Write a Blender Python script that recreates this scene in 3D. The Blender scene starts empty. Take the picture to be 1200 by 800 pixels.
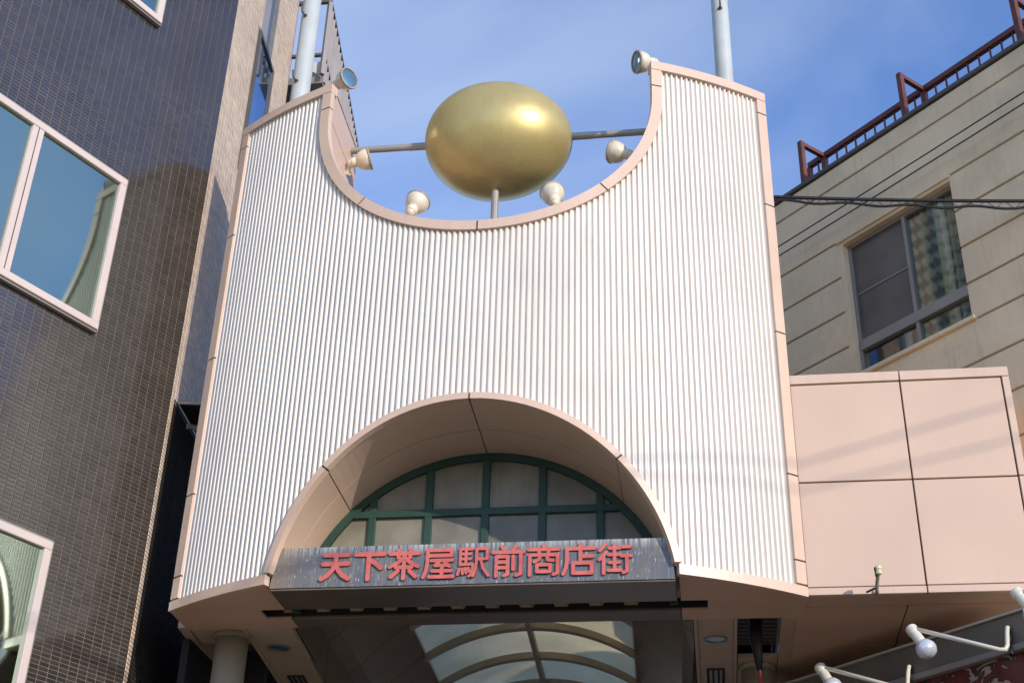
import bpy, bmesh, math, random
from mathutils import Vector, Matrix
random.seed(7)
S = bpy.context.scene
COL = S.collection
rad = math.radians

# ------------------------------------------------------------------ camera
cam = bpy.data.cameras.new('camera'); cam_o = bpy.data.objects.new('camera', cam); COL.objects.link(cam_o)
yaw, pitch, roll = rad(8.479), rad(30.683), rad(1.667)
CAM = Vector((2.2, -13.068, 1.6))
fw = Vector((-math.sin(yaw)*math.cos(pitch), math.cos(yaw)*math.cos(pitch), math.sin(pitch)))
r0 = Vector((math.cos(yaw), math.sin(yaw), 0)); u0 = r0.cross(fw)
rr = r0*math.cos(roll) + u0*math.sin(roll); uu = u0*math.cos(roll) - r0*math.sin(roll)
M = Matrix((rr, uu, -fw)).transposed().to_4x4(); M.translation = CAM
cam_o.matrix_world = M
cam.sensor_width = 36; cam.lens = 36*1633.3/1200; cam.clip_end = 2000; cam.clip_start = .1
S.camera = cam_o

# ------------------------------------------------------------------ light
SUN_AZ, SUN_EL = 44.0, 19.5          # degrees to the right of "behind the camera", height
to_sun = Vector((math.sin(rad(SUN_AZ))*math.cos(rad(SUN_EL)), -math.cos(rad(SUN_AZ))*math.cos(rad(SUN_EL)), math.sin(rad(SUN_EL))))
sl = bpy.data.lights.new('sun', 'SUN'); sl.energy = 2.3; sl.angle = rad(.53); sl.color = (1, .90, .77)
so = bpy.data.objects.new('sun', sl); COL.objects.link(so); so.location = (20, -20, 30)
so.rotation_euler = to_sun.to_track_quat('Z', 'Y').to_euler()
W = bpy.data.worlds.new('World'); S.world = W; W.use_nodes = True
nt = W.node_tree; N = nt.nodes; L = nt.links
bg = N['Background']
sky = N.new('ShaderNodeTexSky'); sky.sky_type = 'NISHITA'; sky.sun_disc = False
sky.sun_elevation = rad(SUN_EL); sky.sun_rotation = math.atan2(to_sun.x, to_sun.y)
sky.air_density = 1.0; sky.dust_density = .2; sky.ozone_density = 3.6; sky.altitude = 50
tc = N.new('ShaderNodeTexCoord'); mp = N.new('ShaderNodeMapping'); mp.inputs['Scale'].default_value = (1.0, 1.5, 1.6)
mp.inputs['Rotation'].default_value = (0.3, .5, .2); mp.inputs['Location'].default_value = (-4.36, 2.582, .911)
nz = N.new('ShaderNodeTexNoise'); nz.inputs['Scale'].default_value = 2.4; nz.inputs['Detail'].default_value = 5; nz.inputs['Roughness'].default_value = .5; nz.inputs['Distortion'].default_value = .5
cr = N.new('ShaderNodeValToRGB'); cr.color_ramp.elements[0].position = .42; cr.color_ramp.elements[1].position = .80
cr.color_ramp.elements[0].color = (.0, .0, .0, 1); cr.color_ramp.elements[1].color = (.6, .6, .6, 1)
mx = N.new('ShaderNodeMix'); mx.data_type = 'RGBA'
mx.inputs['B'].default_value = (2.75, 3.25, 4.1, 1)
L.new(tc.outputs['Generated'], mp.inputs['Vector']); L.new(mp.outputs[0], nz.inputs['Vector']); L.new(nz.outputs['Fac'], cr.inputs[0])
L.new(cr.outputs[0], mx.inputs['Factor']); gn = N.new('ShaderNodeMix'); gn.data_type = 'RGBA'; gn.blend_type = 'MULTIPLY'; gn.inputs['Factor'].default_value = 1; gn.inputs['B'].default_value = (1.02, 1.03, 1.22, 1)
L.new(sky.outputs[0], gn.inputs['A']); L.new(gn.outputs['Result'], mx.inputs['A']); L.new(mx.outputs['Result'], bg.inputs['Color'])
bg.inputs['Strength'].default_value = .15
S.view_settings.view_transform = 'Standard'; S.view_settings.look = 'None'
S.view_settings.exposure = .7; S.view_settings.gamma = 1; S.view_settings.use_curve_mapping = False
S.render.engine = 'CYCLES'
S.cycles.max_bounces = 8; S.cycles.diffuse_bounces = 4; S.cycles.glossy_bounces = 4

# ------------------------------------------------------------------ helpers
def mat(name, c, rough=.5, metal=0, var=.12, scale=2.5, bump=0, bscale=40, streak=0, streak_col=None, spec=.5, rnd=0):
    m = bpy.data.materials.new(name); m.use_nodes = True
    n = m.node_tree.nodes; l = m.node_tree.links; p = n['Principled BSDF']
    p.inputs['Roughness'].default_value = rough; p.inputs['Metallic'].default_value = metal
    p.inputs['Specular IOR Level'].default_value = spec
    t = n.new('ShaderNodeTexCoord')
    a = n.new('ShaderNodeTexNoise'); a.inputs['Scale'].default_value = scale; a.inputs['Detail'].default_value = 5
    l.new(t.outputs['Object'], a.inputs['Vector'])
    r = n.new('ShaderNodeValToRGB'); r.color_ramp.elements[0].position = .3; r.color_ramp.elements[1].position = .7
    r.color_ramp.elements[0].color = (*[x*(1-var) for x in c], 1); r.color_ramp.elements[1].color = (*[min(1, x*(1+var)) for x in c], 1)
    l.new(a.outputs['Fac'], r.inputs[0]); out = r.outputs[0]
    if streak:
        g = n.new('ShaderNodeMapping'); g.inputs['Scale'].default_value = (9, 9, .7); l.new(t.outputs['Object'], g.inputs['Vector'])
        b = n.new('ShaderNodeTexNoise'); b.inputs['Scale'].default_value = 2.2; b.inputs['Detail'].default_value = 6; l.new(g.outputs[0], b.inputs['Vector'])
        r2 = n.new('ShaderNodeValToRGB'); r2.color_ramp.elements[0].position = .52; r2.color_ramp.elements[1].position = .72
        r2.color_ramp.elements[1].color = (streak, streak, streak, 1)
        l.new(b.outputs['Fac'], r2.inputs[0])
        k = n.new('ShaderNodeMix'); k.data_type = 'RGBA'; k.inputs['B'].default_value = (*streak_col, 1)
        l.new(r2.outputs[0], k.inputs['Factor']); l.new(out, k.inputs['A']); out = k.outputs['Result']
    if rnd:
        gi = n.new('ShaderNodeNewGeometry'); oi = n.new('ShaderNodeObjectInfo')
        ad = n.new('ShaderNodeMath'); ad.operation = 'ADD'; fr = n.new('ShaderNodeMath'); fr.operation = 'FRACT'
        l.new(gi.outputs['Random Per Island'], ad.inputs[0]); l.new(oi.outputs['Random'], ad.inputs[1]); l.new(ad.outputs[0], fr.inputs[0])
        mr = n.new('ShaderNodeMapRange'); mr.inputs['To Min'].default_value = 1-rnd; mr.inputs['To Max'].default_value = 1+rnd
        l.new(fr.outputs[0], mr.inputs['Value'])
        hs = n.new('ShaderNodeHueSaturation'); l.new(mr.outputs[0], hs.inputs['Value']); l.new(out, hs.inputs['Color']); out = hs.outputs[0]
    l.new(out, p.inputs['Base Color'])
    # roughness breaks up a little too
    q = n.new('ShaderNodeMapRange'); q.inputs['To Min'].default_value = max(.02, rough*.85); q.inputs['To Max'].default_value = min(1, rough*1.15)
    l.new(a.outputs['Fac'], q.inputs['Value']); l.new(q.outputs[0], p.inputs['Roughness'])
    if bump:
        d = n.new('ShaderNodeTexNoise'); d.inputs['Scale'].default_value = bscale; d.inputs['Detail'].default_value = 4
        l.new(t.outputs['Object'], d.inputs['Vector'])
        bp = n.new('ShaderNodeBump'); bp.inputs['Strength'].default_value = bump; bp.inputs['Distance'].default_value = .01
        l.new(d.outputs['Fac'], bp.inputs['Height']); l.new(bp.outputs[0], p.inputs['Normal'])
    return m

m_pink = mat('pink_panel', (.635, .455, .335), .38, var=.05, scale=.9, streak=.35, streak_col=(.60, .43, .35))
m_trim = mat('pink_trim', (.63, .455, .345), .4, var=.06, scale=1.5, streak=.3, streak_col=(.52, .38, .31))
m_white = mat('white_corrugated_metal', (.735, .68, .61), .45, var=.05, scale=1.1, streak=.5, streak_col=(.60, .55, .48))
m_gold = mat('gold_paint', (.53, .43, .185), .39, metal=.42, var=.09, scale=2.6, bump=.05, bscale=9, streak=.22, streak_col=(.34, .25, .10), spec=.2)
m_rod = mat('grey_steel_rod', (.36, .34, .30), .45, metal=.3)
m_pole = mat('pale_grey_steel', (.45, .48, .47), .5, var=.08, scale=3)
m_hook = mat('rusty_hook', (.10, .07, .05), .7)
m_cream = mat('cream_enamel', (.68, .60, .46), .35, var=.12, scale=9)
m_lens = mat('lamp_lens', (.17, .30, .37), .06, metal=.6)  # sky reflection put into the lens as a blue base colour
m_rim = mat('lamp_rim', (.34, .29, .22), .5, var=.3, scale=12)
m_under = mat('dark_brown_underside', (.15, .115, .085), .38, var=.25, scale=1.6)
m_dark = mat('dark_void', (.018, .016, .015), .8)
m_joint = mat('joint_sealant', (.07, .05, .045), .8)
m_green = mat('green_frame_paint', (.019, .056, .039), .5, var=.15)
m_frost = mat('frosted_pane', (.215, .20, .15), .35, var=.3, scale=2.2, streak=.3, streak_col=(.15, .135, .10))
def sign_metal():
    m = mat('weathered_sign_metal', (.165, .158, .14), .45, metal=.15, var=.15, scale=2.4)
    n = m.node_tree.nodes; l = m.node_tree.links; p = n['Principled BSDF']; out = p.inputs['Base Color'].links[0].from_socket
    t = n.new('ShaderNodeTexCoord')
    def layer(sc, nscale, lo, hi, col, k, out, band=None):
        g = n.new('ShaderNodeMapping'); g.inputs['Scale'].default_value = sc; l.new(t.outputs['Object'], g.inputs['Vector'])
        a = n.new('ShaderNodeTexNoise'); a.inputs['Scale'].default_value = nscale; a.inputs['Detail'].default_value = 6; a.inputs['Roughness'].default_value = .65
        l.new(g.outputs[0], a.inputs['Vector'])
        r = n.new('ShaderNodeValToRGB'); r.color_ramp.elements[0].position = lo; r.color_ramp.elements[1].position = hi; r.color_ramp.elements[1].color = (k, k, k, 1)
        l.new(a.outputs['Fac'], r.inputs[0]); f = r.outputs[0]
        if band:
            sx = n.new('ShaderNodeSeparateXYZ'); l.new(t.outputs['Object'], sx.inputs[0])
            mr = n.new('ShaderNodeMapRange'); mr.inputs['From Min'].default_value = band[1]; mr.inputs['From Max'].default_value = band[2]
            l.new(sx.outputs[band[0]], mr.inputs['Value'])
            mu = n.new('ShaderNodeMath'); mu.operation = 'MULTIPLY'; l.new(f, mu.inputs[0]); l.new(mr.outputs[0], mu.inputs[1]); f = mu.outputs[0]
        x = n.new('ShaderNodeMix'); x.data_type = 'RGBA'; x.inputs['B'].default_value = (*col, 1)
        l.new(f, x.inputs['Factor']); l.new(out, x.inputs['A']); return x.outputs['Result']
    out = layer((5, 1, 1.6), 1.6, .38, .58, (.115, .125, .155), .7, out)
    out = layer((22, 1, 1.2), 1.5, .52, .66, (.28, .265, .24), .65, out)
    out = layer((30, 1, 1.0), 1.7, .42, .60, (.52, .50, .45), .9, out, (2, 6.69, 6.785))
    out = layer((46, 1, 7.0), 1.6, .60, .66, (.62, .62, .62), .9, out)
    out = layer((1.5, 1, 1), 1.5, .2, .5, (.30, .20, .10), .55, out, (0, -1.55, -1.95))
    l.new(out, p.inputs['Base Color']); return m
m_sign = sign_metal()
m_red = mat('red_letter', (.56, .115, .095), .6, var=.18, scale=9, streak=.35, streak_col=(.52, .24, .20))
m_rededge = mat('letter_side', (.10, .03, .03), .6)  # near-black sides paint in the shadow edges of the raised letters
m_brown = mat('brown_metal_panel', (.42, .30, .19), .42, var=.12, scale=1.2)
m_soffit = mat('pink_soffit', (.60, .385, .27), .5, var=.06)
m_ceil = mat('beige_ceiling_panel', (.54, .42, .29), .5, var=.06)
m_ceilr = mat('pinkish_ceiling_panel', (.52, .37, .27), .5, var=.06)
m_col = mat('beige_column', (.36, .32, .24), .45, var=.1)
m_rib = mat('vault_rib_paint', (.40, .33, .24), .5)
m_tile = mat('dark_glazed_tile', (.047, .039, .033), .14, var=.18, scale=1.5, rnd=.24, spec=1.0)
m_shade_tile = mat('alley_shade_tile', (.03, .026, .022), .8, var=.18, scale=1.5, rnd=.16, spec=.1)  # side wall tile darkened so its colour holds the alley shade
m_tile.node_tree.nodes['Principled BSDF'].inputs['IOR'].default_value = 1.68
m_grout = mat('grey_grout', (.15, .13, .11), .85, var=.15, bump=.2)
m_btile = mat('beige_tile', (.66, .52, .39), .5, var=.08, rnd=.14)
m_bgrout = mat('beige_grout', (.34, .27, .22), .85)
m_frame = mat('pinkish_white_frame', (.60, .50, .45), .4, var=.04)
m_glass = mat('coated_window_glass', (.37, .46, .39), .045, metal=1, var=.05, scale=.5)
m_conc = mat('beige_render_wall', (.76, .60, .38), .85, var=.09, scale=1.3, bump=.25, bscale=30, streak=.3, streak_col=(.54, .42, .26))
def stain(m):
    n = m.node_tree.nodes; l = m.node_tree.links; p = n['Principled BSDF']; out = p.inputs['Base Color'].links[0].from_socket
    t = n.new('ShaderNodeTexCoord'); a = n.new('ShaderNodeTexNoise'); a.inputs['Scale'].default_value = .9; a.inputs['Detail'].default_value = 7; a.inputs['Roughness'].default_value = .7
    l.new(t.outputs['Object'], a.inputs['Vector'])
    r = n.new('ShaderNodeValToRGB'); r.color_ramp.elements[0].position = .5; r.color_ramp.elements[1].position = .75; r.color_ramp.elements[1].color = (.55, .55, .55, 1)
    l.new(a.outputs['Fac'], r.inputs[0])
    x = n.new('ShaderNodeMix'); x.data_type = 'RGBA'; x.inputs['B'].default_value = (.45, .35, .22, 1); l.new(r.outputs[0], x.inputs['Factor']); l.new(out, x.inputs['A']); l.new(x.outputs['Result'], p.inputs['Base Color'])
stain(m_conc)
m_groove = mat('groove_render', (.36, .27, .17), .9)
m_rail = mat('rust_red_paint', (.12, .032, .022), .55, var=.25, scale=6)
m_cope = mat('dark_coping', (.09, .085, .08), .7)
m_alu = mat('aluminium_frame', (.29, .265, .235), .4, metal=.3, var=.05)
m_cable = mat('black_cable', (.012, .012, .013), .5)
m_fascia = mat('dark_grey_fascia', (.13, .11, .085), .5, var=.15)
m_bulbw = mat('lamp_socket', (.66, .62, .52), .4, var=.1)
m_bal = mat('balcony_metal', (.24, .22, .20), .5)
m_balw = mat('balcony_slat', (.26, .24, .235), .55)
m_acw = mat('white_plastic', (.62, .62, .60), .5)
m_asph = mat('asphalt', (.055, .053, .05), .9, var=.2, bump=.3)
m_pave = mat('paving', (.24, .195, .145), .85, var=.15)
m_yel = mat('yellow_insulator', (.72, .68, .42), .5)
m_slat = mat('dark_slat', (.10, .09, .08), .6)

def glassy(name, tint, tr, rough=.03):
    m = bpy.data.materials.new(name); m.use_nodes = True; n = m.node_tree.nodes; l = m.node_tree.links
    n.remove(n['Principled BSDF']); o = n['Material Output']
    a = n.new('ShaderNodeBsdfTransparent'); a.inputs[0].default_value = (*tint, 1)
    g = n.new('ShaderNodeBsdfGlossy'); g.inputs['Roughness'].default_value = rough
    x = n.new('ShaderNodeMixShader'); x.inputs[0].default_value = .10; l.new(a.outputs[0], x.inputs[1]); l.new(g.outputs[0], x.inputs[2])
    l.new(x.outputs[0], o.inputs[0]); return m
m_clear = glassy('clear_glass', (.92, .94, .92), .7)
m_screen = mat('mesh_screened_glass', (.115, .105, .09), .25, var=.25, scale=1.6)
def translucent(name, c):
    m = bpy.data.materials.new(name); m.use_nodes = True; n = m.node_tree.nodes; l = m.node_tree.links
    p = n['Principled BSDF']; p.inputs['Base Color'].default_value = (*c, 1); p.inputs['Roughness'].default_value = .3
    t = n.new('ShaderNodeBsdfTranslucent'); tc = n.new('ShaderNodeTexCoord'); a = n.new('ShaderNodeTexNoise'); a.inputs['Scale'].default_value = 1.1; a.inputs['Detail'].default_value = 5
    r = n.new('ShaderNodeValToRGB'); r.color_ramp.elements[0].position = .3; r.color_ramp.elements[1].position = .7
    r.color_ramp.elements[0].color = (*[v*.8 for v in c], 1); r.color_ramp.elements[1].color = (*c, 1)
    l.new(tc.outputs['Object'], a.inputs['Vector']); l.new(a.outputs['Fac'], r.inputs[0]); l.new(r.outputs[0], t.inputs[0])
    x = n.new('ShaderNodeMixShader'); x.inputs[0].default_value = .75
    l.new(p.outputs[0], x.inputs[1]); l.new(t.outputs[0], x.inputs[2]); l.new(x.outputs[0], n['Material Output'].inputs[0]); return m
m_vault = translucent('frosted_polycarbonate', (.86, .81, .64))
m_bulb = mat('frosted_silver_bulb', (.72, .74, .80), .18, metal=.35, var=.1, scale=12)
def checks():
    m = mat('green_black_check_curtain', (.2, .22, .12), .9)
    n = m.node_tree.nodes; l = m.node_tree.links; p = n['Principled BSDF']
    t = n.new('ShaderNodeTexCoord'); g = n.new('ShaderNodeMapping'); g.inputs['Scale'].default_value = (4.6, 0.01, 4.6)
    w1 = n.new('ShaderNodeTexWave'); w1.bands_direction = 'X'; w1.inputs['Scale'].default_value = .33; w1.inputs['Distortion'].default_value = .6
    w2 = n.new('ShaderNodeTexWave'); w2.bands_direction = 'Z'; w2.inputs['Scale'].default_value = .33; w2.inputs['Distortion'].default_value = .6
    for w in (w1, w2): l.new(g.outputs[0], w.inputs['Vector'])
    l.new(t.outputs['Object'], g.inputs[0])
    mu = n.new('ShaderNodeMath'); mu.operation = 'ADD'; l.new(w1.outputs['Fac'], mu.inputs[0]); l.new(w2.outputs['Fac'], mu.inputs[1])
    r = n.new('ShaderNodeValToRGB'); e = r.color_ramp.elements
    e[0].position = .25; e[0].color = (.025, .03, .025, 1); e[1].position = .62; e[1].color = (.27, .30, .16, 1)
    k = e.new(.45); k.color = (.10, .12, .07, 1)
    h = n.new('ShaderNodeMath'); h.operation = 'MULTIPLY'; h.inputs[1].default_value = .5; l.new(mu.outputs[0], h.inputs[0]); l.new(h.outputs[0], r.inputs[0])
    l.new(r.outputs[0], p.inputs['Base Color']); return m
m_check = checks()

def empty(name, loc, label, cat, group=None):
    o = bpy.data.objects.new(name, None); COL.objects.link(o); o.location = loc
    tag(o, label, cat, group); return o
def tag(o, label=None, cat=None, group=None, kind=None):
    if label: o['label'] = label
    if cat: o['category'] = cat
    if group: o['group'] = group
    if kind: o['kind'] = kind
    return o
def rootloc(o):
    v = Vector((0, 0, 0))
    while o is not None:
        v += Vector(o.location); o = o.parent
    return v
def obj(name, bm, m, parent=None, smooth=False, label=None):
    """link a bmesh given in world coordinates as one mesh object under parent"""
    if not bm.faces: bm.free(); return None
    bmesh.ops.recalc_face_normals(bm, faces=bm.faces)
    me = bpy.data.meshes.new(name); bm.to_mesh(me); bm.free()
    ms = m if isinstance(m, (list, tuple)) else [m]
    for k in ms: me.materials.append(k)
    if smooth:
        for p in me.polygons: p.use_smooth = True
    return link(name, me, parent, label)
def link(name, me, parent=None, label=None):
    o = bpy.data.objects.new(name, me); COL.objects.link(o)
    if parent is not None:
        o.parent = parent; o.location = -rootloc(parent)
    if label: o['label'] = label
    return o
def NB(): return bmesh.new()
def box(bm, lo, hi, f=None):
    v = []
    for z in (lo[2], hi[2]):
        for x, y in ((lo[0], lo[1]), (hi[0], lo[1]), (hi[0], hi[1]), (lo[0], hi[1])):
            p = (x, y, z); v.append(bm.verts.new(f(*p) if f else p))
    for q in ((3, 2, 1, 0), (4, 5, 6, 7), (0, 1, 5, 4), (1, 2, 6, 5), (2, 3, 7, 6), (3, 0, 4, 7)):
        bm.faces.new([v[i] for i in q])
    return bm
def prism(bm, poly, z0, z1, f=None):
    g = (lambda p: f(*p)) if f else (lambda p: p)
    a = [bm.verts.new(g((x, y, z0))) for x, y in poly]; b = [bm.verts.new(g((x, y, z1))) for x, y in poly]
    n = len(poly)
    bm.faces.new(a[::-1]); bm.faces.new(b)
    for i in range(n): bm.faces.new((a[i], a[(i+1) % n], b[(i+1) % n], b[i]))
    return bm
def frame_of(d):
    d = Vector(d).normalized(); a = Vector((0, 0, 1)) if abs(d.z) < .9 else Vector((1, 0, 0))
    x = a.cross(d).normalized(); return x, d.cross(x), d
def tube(bm, pts, r, seg=10, caps=True):
    pts = [Vector(p) for p in pts]; rings = []
    rs = r if isinstance(r, (list, tuple)) else [r]*len(pts)
    x = None
    for i, p in enumerate(pts):
        d = (pts[min(i+1, len(pts)-1)] - pts[max(i-1, 0)]).normalized()
        if x is None: x, y, _ = frame_of(d)
        else:
            x = (x - d*x.dot(d)).normalized(); y = d.cross(x)
        rings.append([bm.verts.new(p + (x*math.cos(2*math.pi*k/seg) + y*math.sin(2*math.pi*k/seg))*rs[i]) for k in range(seg)])
    for a, b in zip(rings, rings[1:]):
        for k in range(seg): bm.faces.new((a[k], a[(k+1) % seg], b[(k+1) % seg], b[k]))
    if caps: bm.faces.new(rings[0][::-1]); bm.faces.new(rings[-1])
    return bm
def lathe(bm, prof, seg=20, mtx=None):
    rings = []
    for r, z in prof:
        if r < 1e-5:
            v = Vector((0, 0, z)); rings.append([bm.verts.new(mtx @ v if mtx else v)])
        else:
            ring = []
            for k in range(seg):
                v = Vector((r*math.cos(2*math.pi*k/seg), r*math.sin(2*math.pi*k/seg), z)); ring.append(bm.verts.new(mtx @ v if mtx else v))
            rings.append(ring)
    for a, b in zip(rings, rings[1:]):
        if len(a) == 1 and len(b) == 1: continue
        for k in range(seg):
            if len(a) == 1: bm.faces.new((a[0], b[k], b[(k+1) % seg]))
            elif len(b) == 1: bm.faces.new((a[k], a[(k+1) % seg], b[0]))
            else: bm.faces.new((a[k], a[(k+1) % seg], b[(k+1) % seg], b[k]))
    return bm
def beam(bm, p, q, w, h):
    """square bar from p to q"""
    p, q = Vector(p), Vector(q); d = (q-p).normalized()
    up = Vector((0, 0, 1)) if abs(d.z) < .95 else Vector((to_sun.x, to_sun.y, 0)).normalized()
    x = d.cross(up).normalized(); y = x.cross(d)
    v = [bm.verts.new(c + x*sx*w/2 + y*sy*h/2) for c in (p, q) for sx, sy in ((-1, -1), (1, -1), (1, 1), (-1, 1))]
    for f in ((3, 2, 1, 0), (4, 5, 6, 7), (0, 1, 5, 4), (1, 2, 6, 5), (2, 3, 7, 6), (3, 0, 4, 7)): bm.faces.new([v[i] for i in f])
    return bm
def bevel(bm, w, seg=1):
    bmesh.ops.bevel(bm, geom=list(bm.edges), offset=w, segments=seg, affect='EDGES', profile=.6, clamp_overlap=True); return bm
class Frame:
    """a vertical wall plane: t along the wall, o outwards to the street, z up"""
    def __init__(s, P, az, out):
        a = rad(az); s.P = Vector((P[0], P[1], 0)); s.d = Vector((math.sin(a), math.cos(a), 0))
        n = Vector((s.d.y, -s.d.x, 0)); s.n = n*out
    def __call__(s, t, o, z): return s.P + s.d*t + s.n*o + Vector((0, 0, z))

# ------------------------------------------------------------------ setting
bm = NB(); box(bm, (-300, -300, -.3), (300, 300, 0)); tag(obj('street', bm, m_asph), kind='structure')
bm = NB(); prism(bm, [(-3.3, .3), (-3.3, 40), (3.3, 40), (3.3, .3)], .004, .02); tag(obj('arcade_pavement', bm, m_pave), kind='structure')

bm = NB(); prism(bm, [(-9, -34), (9.5, -34), (9.5, -1.5), (6, .3), (-3.4, .3), (-9, -9)], .004, .03); tag(obj('paved_street', bm, m_pave), kind='structure')
def added_house(x0, y0, x1, y1, h, c, label, side):  # unseen houses, added to cut sky fill and bounce sunlight
    r_ = empty('added_house', ((x0+x1)/2, (y0+y1)/2, 0), label, 'house', 'unseen houses added along the street')
    mw = mat('house_wall', c, .85, var=.08)
    bm = NB(); box(bm, (x0, y0, 0), (x1, y1, h)); obj('wall', bm, mw, r_)
    bm = NB(); box(bm, (x0-.1, y0-.1, h+.002), (x1+.1, y1+.1, h+.25)); obj('roof', bm, m_cope, r_)
    for k in range(int(h//3)):
        for i in range(3):
            f = (i+.5)/3
            bm = NB()
            if side == 'x': box(bm, (x1-.05, y0+(y1-y0)*f-.7, 3*k+1), (x1+.04, y0+(y1-y0)*f+.7, 3*k+2.4))
            else: box(bm, (x0+(x1-x0)*f-.7, y1-.05, 3*k+1), (x0+(x1-x0)*f+.7, y1+.04, 3*k+2.4))
            obj('window', bm, m_glass, r_)
added_house(-18, -17, -9.2, -9.5, 12, (.62, .56, .46), 'unseen cream three storey house added along the left side of the street', 'x')
added_house(-19, -26, -9.6, -17.4, 9, (.66, .62, .56), 'unseen pale two storey house added farther along the left side of the street', 'x')
added_house(-14, -46, -1, -36, 8.5, (.40, .34, .28), 'unseen brown house added at the far end of the street behind the photographer', 'y')
added_house(0, -47, 11, -36.5, 7.5, (.50, .46, .40), 'unseen grey house added beside the brown one at the far end of the street', 'y')

# ------------------------------------------------------------------ the arcade gate
HW, SAG = 3.2, 1.073
R = (HW*HW + SAG*SAG)/(2*SAG); CY = R - SAG
ZB, ZT = 6.41, 12.70
SZ, SR = 12.205, 1.89        # scoop circle
AZ_, AR = 6.167, 1.985      # arch circle
YB = .55                    # flat back of the gate
def face(x, z, d=0):
    ph = math.asin(max(-1, min(1, x/R))); return Vector(((R+d)*math.sin(ph), CY - (R+d)*math.cos(ph), z))
def yarc(x): return CY - math.sqrt(R*R - x*x)
gate = empty('arcade_gate', (0, 0, 0), 'white ribbed shopping arcade gate with pink trim, scooped top and arched opening', 'gate')

def zlow(x):
    q = (AR+.045)**2 - x*x
    return max(ZB+.05, AZ_ + math.sqrt(q)) if q > 0 else ZB+.05
def zhigh(x):
    q = (SR+.05)**2 - x*x
    return SZ - math.sqrt(q) if q > 0 else ZT-.07
# corrugated sheet
bm = NB()
PH = math.asin((HW-.07)/R); total = 2*PH*R; nr = int(total/.0625); p = total/nr
us = []
for i in range(nr):
    for f, h in ((0, 0), (.18, 0), (.40, 1), (.66, 1)): us.append((-total/2 + (i+f)*p, h))
us.append((total/2, 0))
prev = None
for u, h in us:
    x = R*math.sin(u/R); d = -.035 + .0295*h
    a = bm.verts.new(face(x, zlow(x), d)); b = bm.verts.new(face(x, zhigh(x), d))
    if prev: bm.faces.new((prev[0], a, b, prev[1]))
    prev = (a, b)
obj('corrugated_sheet', bm, m_white, gate)

def band(pin, pout, d0, d1):
    """trim strip over the curved front between two polylines of (x, z)"""
    bm = NB(); st = []
    for (a, b) in zip(pin, pout):
        st.append([bm.verts.new(face(a[0], a[1], d0)), bm.verts.new(face(a[0], a[1], d1)), bm.verts.new(face(b[0], b[1], d1)), bm.verts.new(face(b[0], b[1], d0))])
    for s, t in zip(st, st[1:]):
        for k in range(4): bm.faces.new((s[k], s[(k+1) % 4], t[(k+1) % 4], t[k]))
    bm.faces.new(st[0]); bm.faces.new(st[-1][::-1]); return bm
G = .012
def arcpts(cx, cz, r, a0, a1, n): return [(cx + r*math.cos(rad(a0+(a1-a0)*i/n)), cz + r*math.sin(rad(a0+(a1-a0)*i/n))) for i in range(n+1)]
GT = .018
def trim(pin, pout, d0=-.05, d1=.022): return obj('trim_panel', band(pin, pout, d0, d1), m_trim, gate)
TW = .115
# scoop trim
for a0, a1 in ((180, 226.5), (226.5, 270), (270, 313.5), (313.5, 360)):
    g = math.degrees(GT/2/SR)
    n = 14
    b0 = a0 + (g if a0 != 180 else 0); b1 = a1 - (g if a1 != 360 else 0)
    trim(arcpts(0, SZ, SR, b0, b1, n), arcpts(0, SZ, SR+TW, b0, b1, n))
for s in (-1, 1):
    trim([(s*SR, SZ), (s*SR, SZ+.12)], [(s*(SR+TW), SZ), (s*(SR+TW), SZ+.12)])
    trim([(s*SR, SZ+.12+GT), (s*SR, ZT-.125)], [(s*(SR+TW), SZ+.12+GT), (s*(SR+TW), ZT-.125)])
    # top trim
    xs = [SR + (HW-SR)*i/8 for i in range(9)]
    trim([(s*x, ZT-.12) for x in xs], [(s*x, ZT) for x in xs], -.10, .026)
    # outer edge trim, in lengths
    js = [ZT-.125, 12.36, 11.03, 9.35, 7.68, 6.76, ZB+.105]
    for za, zb in zip(js, js[1:]):
        trim([(s*HW, zb+GT), (s*HW, za)], [(s*(HW-.10), zb+GT), (s*(HW-.10), za)])
    # bottom trim
    xs = [AR+.006 + (HW-AR-.006)*i/8 for i in range(9)]
    trim([(s*x, ZB) for x in xs], [(s*x, ZB+.10) for x in xs], -.05, .026)
    # flat side of the gate
    for za, zb in zip([ZT]+js[1:-1]+[ZB], js[1:-1]+[ZB]):
        bm = NB(); box(bm, (min(s*HW, s*(HW-.03)), .035, zb+G), (max(s*HW, s*(HW-.03)), YB-.002, za)); obj('side_panel', bm, m_pink, gate)
bm = NB()
for s in (-1, 1):
    for z in js[1:-1]:
        v = [bm.verts.new(face(s*x, z + dz, .012)) for x, dz in ((HW-.004, -.002), (HW-.098, -.002), (HW-.098, GT+.002), (HW-.004, GT+.002))]; bm.faces.new(v)
    v = [bm.verts.new(face(s*x, SZ+.12+dz, .012)) for x, dz in ((SR+.004, -.002), (SR+TW-.002, -.002), (SR+TW-.002, GT+.002), (SR+.004, GT+.002))]; bm.faces.new(v)
for cz, r_, w_, angs in ((SZ, SR, TW, (226.5, 270, 313.5)), (AZ_, AR, .07, (43.5, 90, 136.5))):
    for a in angs:
        da = math.degrees((GT/2+.002)/r_)
        v = [bm.verts.new(face(q*math.cos(rad(b)), cz+q*math.sin(rad(b)), .012)) for q, b in ((r_+.003, a-da), (r_+w_-.002, a-da), (r_+w_-.002, a+da), (r_+.003, a+da))]; bm.faces.new(v)
obj('joint_gasket', bm, m_joint, gate)
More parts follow.
